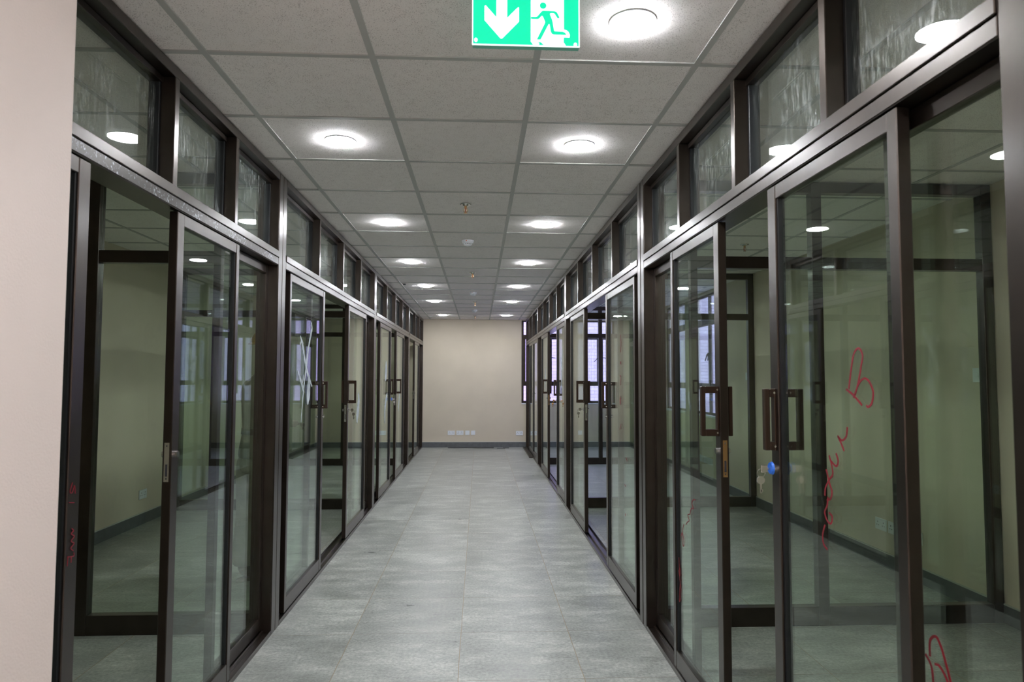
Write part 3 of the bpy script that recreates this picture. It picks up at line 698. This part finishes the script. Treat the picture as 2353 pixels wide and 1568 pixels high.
# ================================================================== MARKER WRITING AND SMEARS
def smooth(pts, n=6):
    out = []
    for i in range(len(pts)-1):
        p0 = pts[max(i-1, 0)]; p1 = pts[i]; p2 = pts[i+1]; p3 = pts[min(i+2, len(pts)-1)]
        for k in range(n):
            t = k/n
            out.append(tuple(.5*((2*p1[a])+(-p0[a]+p2[a])*t+(2*p0[a]-5*p1[a]+4*p2[a]-p3[a])*t*t+(-p0[a]+3*p1[a]-3*p2[a]+p3[a])*t**3) for a in (0, 1)))
    out.append(pts[-1]); return out
def strokes(name, pane, s, lst, mat, d=.0176, w=.006, label=None):
    m = MB(); x = XF[s]+s*d
    for ns, st in enumerate(lst):
        ww = w
        if isinstance(st, dict): ww = st['w']; st = st['p']
        pts = smooth(st)
        if isinstance(ww, (list, tuple)):
            n = len(pts); ww = [ww[min(int(i/n*(len(ww)-1)), len(ww)-2)]*(1-(i/n*(len(ww)-1) % 1))+ww[min(int(i/n*(len(ww)-1)), len(ww)-2)+1]*(i/n*(len(ww)-1) % 1) for i in range(n)]
        m.ribbon(pts, ww, x-s*.0009*ns)
    o = m.build(name, mat, pane)
    if label: o['label'] = label
    return o
strokes('marker_writing', pR1A, 1, [
    [(1.735, 1.40), (1.722, 1.45), (1.708, 1.49), (1.685, 1.505), (1.668, 1.488), (1.675, 1.46), (1.685, 1.43), (1.698, 1.40), (1.712, 1.378)],
    [(1.712, 1.378), (1.70, 1.395), (1.683, 1.417), (1.66, 1.428), (1.64, 1.42), (1.624, 1.395), (1.630, 1.368), (1.645, 1.357), (1.655, 1.360)],
    [(1.745, 1.399), (1.72, 1.389), (1.695, 1.375), (1.672, 1.36)],
    [(1.742, 1.30), (1.748, 1.275), (1.77, 1.262), (1.79, 1.272), (1.775, 1.255), (1.76, 1.235)],
    [(1.80, 1.225), (1.79, 1.205), (1.80, 1.19), (1.825, 1.20)],
    [(1.835, 1.215), (1.822, 1.19), (1.818, 1.165), (1.835, 1.15), (1.858, 1.122), (1.862, 1.10)],
    [(1.85, 1.175), (1.835, 1.14), (1.822, 1.118), (1.83, 1.098), (1.85, 1.09)],
    [(1.842, 1.10), (1.848, 1.075), (1.862, 1.055), (1.85, 1.035), (1.83, 1.03), (1.822, 1.05), (1.84, 1.058)],
    [(1.86, 1.02), (1.874, .99), (1.87, .965), (1.85, .955)]], 'marker', w=.0055, label='red marker scrawl')
# the second scrawl low on the same bay's fixed pane beyond the stile is on the leaf's outer margin glass
bayR1 = [o for o in COL.objects if o.name.startswith('glazed_partition') and abs(o.location.x-.953) < .01 and o.location.y < 3][0]
fpn = [c for ch in bayR1.children if ch.name.startswith('fixed_panel_frame') for c in ch.children]
fpn.sort(key=lambda c: min(v.co.y for v in c.data.vertices))
strokes('marker_writing', fpn[0], 1, [
    [(1.517, .80), (1.515, .835), (1.495, .852), (1.478, .835), (1.462, .80), (1.452, .775), (1.44, .745)],
    [(1.50, .79), (1.485, .792), (1.468, .78), (1.45, .755), (1.44, .73)],
    [(1.53, .80), (1.51, .78), (1.505, .74), (1.50, .70)]], 'marker', d=.0692, w=.006, label='red marker letters')
strokes('marker_writing', pR1B, 1, [
    [(3.02, .88), (3.05, .875), (3.07, .855), (3.05, .835), (3.08, .83), (3.10, .80)],
    [(3.10, .80), (3.13, .79), (3.11, .77), (3.14, .755), (3.16, .74)],
    [(3.19, .735), (3.21, .70), (3.22, .66), (3.20, .63), (3.19, .66), (3.215, .69), (3.235, .67)],
    [(3.27, .56), (3.265, .50), (3.26, .46), (3.245, .42), (3.25, .38), (3.27, .35), (3.265, .40), (3.255, .44)],
    [(3.275, .50), (3.26, .475), (3.25, .49), (3.255, .515)]], 'marker', w=.004, label='faint red marker scrawl')
strokes('marker_writing', pR2A, 1, [
    [(4.60, 1.72), (4.59, 1.66), (4.605, 1.60)], [(4.61, 1.52), (4.60, 1.535), (4.59, 1.515)], [(4.62, 1.44), (4.595, 1.43), (4.60, 1.40), (4.615, 1.375)],
    [(4.61, 1.30), (4.60, 1.27), (4.615, 1.24), (4.625, 1.27), (4.605, 1.295)], [(4.63, 1.07), (4.60, 1.09), (4.585, 1.11)], [(4.44, .90), (4.41, .89), (4.40, .88)], [(4.47, .72), (4.45, .71)], [(4.46, .53), (4.44, .52)]], 'marker', w=.006, label='faint red marker marks')
strokes('marker_writing', [c for c in pL1A.parent.children if c.name.startswith('stile')][-1], -1, [
    [(1.985, 1.128), (1.975, 1.105), (1.985, 1.10), (1.995, 1.118), (2.0, 1.095)], [(1.97, 1.075), (1.995, 1.07)],
    [(1.985, 1.00), (1.995, .992), (1.985, .985), (2.0, .975), (1.985, .965), (2.0, .955), (1.985, .945), (1.998, .935)],
    [(1.97, .925), (1.998, .92), (1.998, .93)], [(1.97, .925), (1.968, .90)], [(1.984, .922), (1.984, .905)]], 'marker', d=.0044, w=.003, label='small red handwriting')
strokes('paint_smear', pL2A, -1, [
    dict(p=[(4.715, 1.80), (4.735, 1.76), (4.715, 1.735), (4.68, 1.68), (4.63, 1.59), (4.60, 1.50), (4.56, 1.40), (4.53, 1.30), (4.50, 1.18), (4.49, 1.13)], w=[.012, .02, .028, .03, .026, .02, .014, .008]),
    dict(p=[(4.43, 1.69), (4.50, 1.62), (4.56, 1.53), (4.62, 1.46), (4.70, 1.40), (4.76, 1.36)], w=[.012, .03, .035, .03, .02, .01]),
    dict(p=[(4.42, 1.63), (4.46, 1.66), (4.50, 1.64)], w=[.006, .02, .012]),
    dict(p=[(4.37, 1.47), (4.43, 1.42), (4.49, 1.37), (4.54, 1.32)], w=[.01, .028, .03, .016]),
    dict(p=[(4.64, 1.42), (4.66, 1.38), (4.65, 1.30), (4.63, 1.24)], w=[.015, .075, .08, .02]),
    dict(p=[(4.47, 1.36), (4.50, 1.40), (4.51, 1.44)], w=[.004, .012, .006])], 'smear', label='crossed white paint smears')
strokes('paint_smear', pL2B, -1, [dict(p=[(6.57, 1.27), (6.60, 1.20), (6.56, 1.10), (6.53, 1.03), (6.55, .99)], w=[.02, .09, .12, .08, .02])], 'smear', label='white paint smear')
strokes('paint_smear', pL3A, -1, [dict(p=[(8.48, 1.62), (8.50, 1.52), (8.46, 1.42), (8.44, 1.38)], w=[.03, .14, .12, .02]), dict(p=[(8.62, 1.22), (8.50, 1.12), (8.42, 1.0), (8.44, .85)], w=[.02, .09, .08, .03])], 'smear', label='white paint smears')
strokes('paint_smear', pL3B, -1, [dict(p=[(9.9, 1.22), (9.92, 1.12), (9.85, 1.0), (9.84, .93)], w=[.03, .07, .06, .03])], 'smear', label='white paint smear')
strokes('paint_smear', pR3A, 1, [dict(p=[(7.86, 1.75), (7.92, 1.62), (7.96, 1.45), (7.98, 1.30)], w=[.02, .05, .05, .02]), dict(p=[(8.05, 1.66), (7.97, 1.56), (7.88, 1.52)], w=[.03, .05, .02])], 'smear', label='white paint smear')
strokes('paint_smear', pR3B, 1, [dict(p=[(9.95, 1.55), (9.92, 1.42), (9.98, 1.25)], w=[.03, .08, .03])], 'smear', label='white paint smear')

# ================================================================== DEBRIS AT THE END WALL
o = MB().box(-.62, .30, 13.66, 13.69, 0, .012, .003).build('metal_strip', 'gasket'); tag(o, 'thin dark strip lying on the floor along the end wall', 'strip')
m = MB(); m.box(.36, .52, 13.55, 13.58, 0, .010, .002); m.box(.48, .60, 13.60, 13.615, 0, .014, .002); o = m.build('offcut', 'gasket'); tag(o, 'short offcut lying near the right end of the dark floor strip', 'offcut')
m = MB(); m.box(.885, .9485, 11.95, 13.72, 0, .012, .001); m.box(.885, .891, 11.95, 13.72, .012, .030, .001); m.box(.915, .919, 11.95, 13.72, .012, .026, .001); m.box(.9425, .9485, 11.95, 13.72, .012, .030, .001)
o = m.build('track_channel', 'alu'); tag(o, 'brown metal track channel lying on the floor before the farthest right bay', 'channel')

# ================================================================== PERSON
MT['skin'] = principled('skin', (.16, .085, .055), .5)
MT['overall'] = principled('khaki_overall_cloth', (.30, .29, .235), .85, noise=.18, nscale=14, bump=.6, bscale=40)
MT['trouser'] = principled('pale_baggy_trouser_cloth', (.47, .46, .40), .85, noise=.15, nscale=12, bump=.8, bscale=30)
MT['boot'] = principled('dusty_boot_leather', (.13, .12, .10), .7, noise=.3, nscale=20)
MT['helmet'] = principled('yellow_hard_hat_plastic', (.85, .52, .02), .3)
MT['vest_blue'] = principled('blue_vest_cloth', (.06, .13, .30), .8)
MT['hivis'] = principled('reflective_yellow_band', (.72, .82, .12), .45)
MT['eye'] = principled('eye_white', (.7, .68, .63), .2)

PX, PY = -1.522, 4.86
ang = math.radians(-38)             # faces towards the corridor glass, away from the camera
ca, sa = math.cos(ang), math.sin(ang)
def PW(f, l, z):                    # f forward, l to the person's left
    fx, fy = math.sin(math.radians(38)), math.cos(math.radians(38))
    lx, ly = -fy, fx
    return Vector((PX+f*fx+l*lx, PY+f*fy+l*ly, z))
person = thing('person', 'person in yellow hard hat and khaki overalls standing behind the first left post', 'person', (PX, PY, 0))

def skin_mesh(name, verts, edges, radii, root, mat, parent, sub=2, extra=None):
    me = bpy.data.meshes.new(name)
    me.from_pydata([tuple(Vector(v)-Vector((PX, PY, 0))) for v in verts], edges, [])
    o = bpy.data.objects.new(name, me); COL.objects.link(o)
    o.modifiers.new('skin', 'SKIN'); o.modifiers['skin'].use_smooth_shade = True
    for i, r in enumerate(radii):
        d = me.skin_vertices[0].data[i]; d.radius = (r if isinstance(r, tuple) else (r, r)); d.use_root = i in root
    o.modifiers.new('sub', 'SUBSURF'); o.modifiers['sub'].levels = sub; o.modifiers['sub'].render_levels = sub
    me.materials.append(MT[mat]); o.parent = parent
    return o
V, Eg, Rd, Rt = [], [], [], []
def av(p, r, link=None, root=False):
    V.append(p); Rd.append(r); i = len(V)-1
    if link is not None: Eg.append((link, i))
    if root: Rt.append(i)
    return i
pel = av(PW(-.01, 0, .94), (.11, .09), root=True)
wa = av(PW(0, 0, 1.08), (.11, .085), pel); ch = av(PW(.01, 0, 1.25), (.12, .09), wa); nk0 = av(PW(.015, 0, 1.385), (.06, .055), ch)
nk = av(PW(.03, 0, 1.48), .046, nk0); hd0 = av(PW(.055, 0, 1.555), (.058, .066), nk); hd1 = av(PW(.045, 0, 1.62), (.088, .100), hd0); hd2 = av(PW(.035, 0, 1.70), (.085, .095), hd1); hd3 = av(PW(.03, 0, 1.745), (.05, .055), hd2)
for sg in (1, -1):
    hp = av(PW(-.01, sg*.085, .86), .068, pel); kn = av(PW(.02, sg*.115, .50), .056, hp); an = av(PW(-.05, sg*.105, .10), .036, kn); av(PW(.06, sg*.11, .045), .032, an)
    sh = av(PW(.01, sg*.155, 1.355), .040, nk0); el = av(PW(-.01+.04, sg*.192, 1.12), .033, sh); wr = av(PW(.125, sg*.14, 1.10), .025, el)
    pm = av(PW(.19, sg*.14, 1.09), (.032, .018), wr); 
    for k in range(4):
        b = av(PW(.20, sg*(.14+.017*(k-1.5)), 1.09), .0085, None, True); L1 = (.035, .042, .039, .029)[k]
        c1 = av(PW(.20+L1, sg*(.14+.019*(k-1.5)), 1.085), .008, b); c2 = av(PW(.20+L1*1.55, sg*(.138+.019*(k-1.5)), 1.065), .0072, c1); av(PW(.20+L1*1.75, sg*(.137+.019*(k-1.5)), 1.042), .0062, c2)
    t0 = av(PW(.157, sg*.117, 1.09), .010, None, True); t1 = av(PW(.187, sg*.093, 1.085), .009, t0); av(PW(.217, sg*.087, 1.075), .0075, t1)
body = skin_mesh('body', V, Eg, Rd, Rt, 'skin', person)
# face
fz = 1.615
for sg in (1, -1): MB().sphere(PW(.112, sg*.030, fz), .0085, seg=12).build('eye', 'eye', person, smooth=True)
m = MB(); m.cyl(PW(.118, 0, fz), PW(.136, 0, fz-.038), .008, .014, 10); m.sphere(PW(.132, 0, fz-.038), .014, seg=10)
m.build('nose', 'skin', person, smooth=True)
for sg in (1, -1): MB().sphere(PW(.04, sg*.078, fz-.015), .026, (.6, .6, 1.15), 12).build('ear', 'skin', person, smooth=True)
m = MB(); m.cyl(PW(.106, .020, fz-.068), PW(.106, -.020, fz-.068), .006, seg=8); m.build('mouth', 'boot', person, smooth=True)
# clothes: lofted cloth tubes
def loft_v(m, rings, n=28):
    """rings (f0, l0, z, rf, rl) stacked upwards in the person's frame"""
    rows = [[m.bm.verts.new(PW(f0+rf*math.cos(2*math.pi*k/n), l0+rl*math.sin(2*math.pi*k/n), z)) for k in range(n)] for f0, l0, z, rf, rl in rings]
    for A, B in zip(rows, rows[1:]):
        for k in range(n): m.bm.faces.new((A[k], A[(k+1) % n], B[(k+1) % n], B[k]))
    m.bm.faces.new(rows[0][::-1]); m.bm.faces.new(rows[-1])
def loft_p(m, pts, rad, n=18):
    rows = []
    for k, p in enumerate(pts):
        t = (pts[min(k+1, len(pts)-1)]-pts[max(k-1, 0)]).normalized(); q = t.to_track_quat('Z', 'Y').to_matrix()
        rows.append([m.bm.verts.new(p+q@Vector((rad[k]*math.cos(2*math.pi*a/n), rad[k]*math.sin(2*math.pi*a/n), 0))) for a in range(n)])
    for A, B in zip(rows, rows[1:]):
        for k in range(n): m.bm.faces.new((A[k], A[(k+1) % n], B[(k+1) % n], B[k]))
    m.bm.faces.new(rows[0][::-1]); m.bm.faces.new(rows[-1])
def sm(o):
    sb = o.modifiers.new('sub', 'SUBSURF'); sb.levels = 1; sb.render_levels = 2
    return o
TOR = [(-.01, 0, .83, .135, .185), (-.01, 0, .90, .135, .182), (-.005, 0, .99, .122, .168), (0, 0, 1.05, .116, .160), (.0, 0, 1.15, .124, .172), (.005, 0, 1.27, .130, .190), (.008, 0, 1.35, .118, .195), (.012, 0, 1.405, .090, .150), (.018, 0, 1.445, .066, .085), (.022, 0, 1.475, .062, .068)]
m = MB(); loft_v(m, TOR)
for sg in (1, -1):
    loft_p(m, [PW(.01, sg*.10, 1.385), PW(.01, sg*.160, 1.355), PW(.012, sg*.188, 1.25), PW(.02, sg*.195, 1.15), PW(.045, sg*.18, 1.105), PW(.105, sg*.15, 1.105)], [.050, .074, .068, .062, .056, .046])
sm(m.build('jacket', 'overall', person, smooth=True))
m = MB(); loft_v(m, [(-.01, 0, .74, .118, .165), (-.01, 0, .80, .130, .178), (-.01, 0, .88, .128, .174), (-.005, 0, .98, .112, .158)])
for sg in (1, -1):
    loft_v(m, [(-.045, sg*.108, .10, .078, .072), (-.045, sg*.108, .15, .090, .082), (-.03, sg*.11, .28, .094, .086), (-.005, sg*.108, .48, .098, .088), (-.008, sg*.096, .64, .114, .094), (-.01, sg*.088, .78, .122, .090), (-.01, sg*.085, .90, .118, .084)], 22)
sm(m.build('trousers', 'trouser', person, smooth=True))
for sg in (1, -1):
    V, Eg, Rd, Rt = [], [], [], []
    a = av(PW(-.05, sg*.105, .17), .054, root=True); b = av(PW(-.05, sg*.105, .07), .054, a); c = av(PW(.03, sg*.11, .050), (.050, .045), b); av(PW(.105, sg*.112, .042), (.044, .038), c)
    skin_mesh('boot', V, Eg, Rd, Rt, 'boot', person)
    mm = MB(); q = [PW(.02+.125*math.cos(k*math.pi/10), sg*.109+(.040+.006*math.cos(k*math.pi/10))*math.sin(k*math.pi/10), 0) for k in range(20)]
    lo = [mm.bm.verts.new(v) for v in q]; hi = [mm.bm.verts.new(v+Vector((0, 0, .022))) for v in q]
    mm.bm.faces.new(lo); mm.bm.faces.new(hi[::-1])
    for i in range(20): mm.bm.faces.new((lo[i], hi[i], hi[(i+1) % 20], lo[(i+1) % 20]))
    mm.build('sole', 'boot', person)
# hard hat
m = MB(); hc = PW(.035, 0, 1.66); bm = m.bm
vs = bmesh.ops.create_uvsphere(bm, u_segments=28, v_segments=14, radius=.125)['verts']
for v in vs:
    z = v.co.z
    v.co = Vector((v.co.x*.98, v.co.y*.98, max(z, 0)*.92+ (0 if z > 0 else z*.02)))+hc
m.build('helmet', 'helmet', person, smooth=True); hat = [o for o in person.children if o.name.startswith('helmet')][0]
m = MB(); m.cyl(hc+Vector((0, 0, -.006)), hc+Vector((0, 0, .004)), .139, .130, 32); pk = PW(.17, 0, 1.650); m.cyl(PW(.10, 0, 1.648), PW(.10, 0, 1.656), .088, .080, 28); m.build('brim', 'helmet', hat)
# blue shoulder panel and reflective bands across the right side of the jacket
def tor_at(z):
    for A, B in zip(TOR, TOR[1:]):
        if A[2] <= z <= B[2]:
            t = (z-A[2])/(B[2]-A[2]); return [A[q]+(B[q]-A[q])*t for q in (0, 3, 4)]
def band(name, mat, z0, z1, a0, a1):
    m = MB(); n = 22; rows = []
    for i in range(n+1):
        t = math.radians(a0+(a1-a0)*i/n); col = []
        for z in (z0, z1):
            f0, rf, rl = tor_at(z)
            for g in (-.004, .006): col.append(m.bm.verts.new(PW(f0+(rf+g)*math.cos(t), (rl+g)*math.sin(t), z)))
        rows.append(col)
    for i in range(n):
        A, B = rows[i], rows[i+1]
        for u, v in ((0, 1), (1, 3), (3, 2), (2, 0)): m.bm.faces.new((A[u], A[v], B[v], B[u]))
    for r_ in (rows[0], rows[-1]): m.bm.faces.new((r_[0], r_[1], r_[3], r_[2]))
    m.build(name, mat, person)
band('blue_panel', 'vest_blue', 1.235, 1.34, -78, 0)
band('reflective_band', 'hivis', 1.175, 1.225, -90, 0)
band('belt', 'boot', 1.025, 1.065, -180, 180)
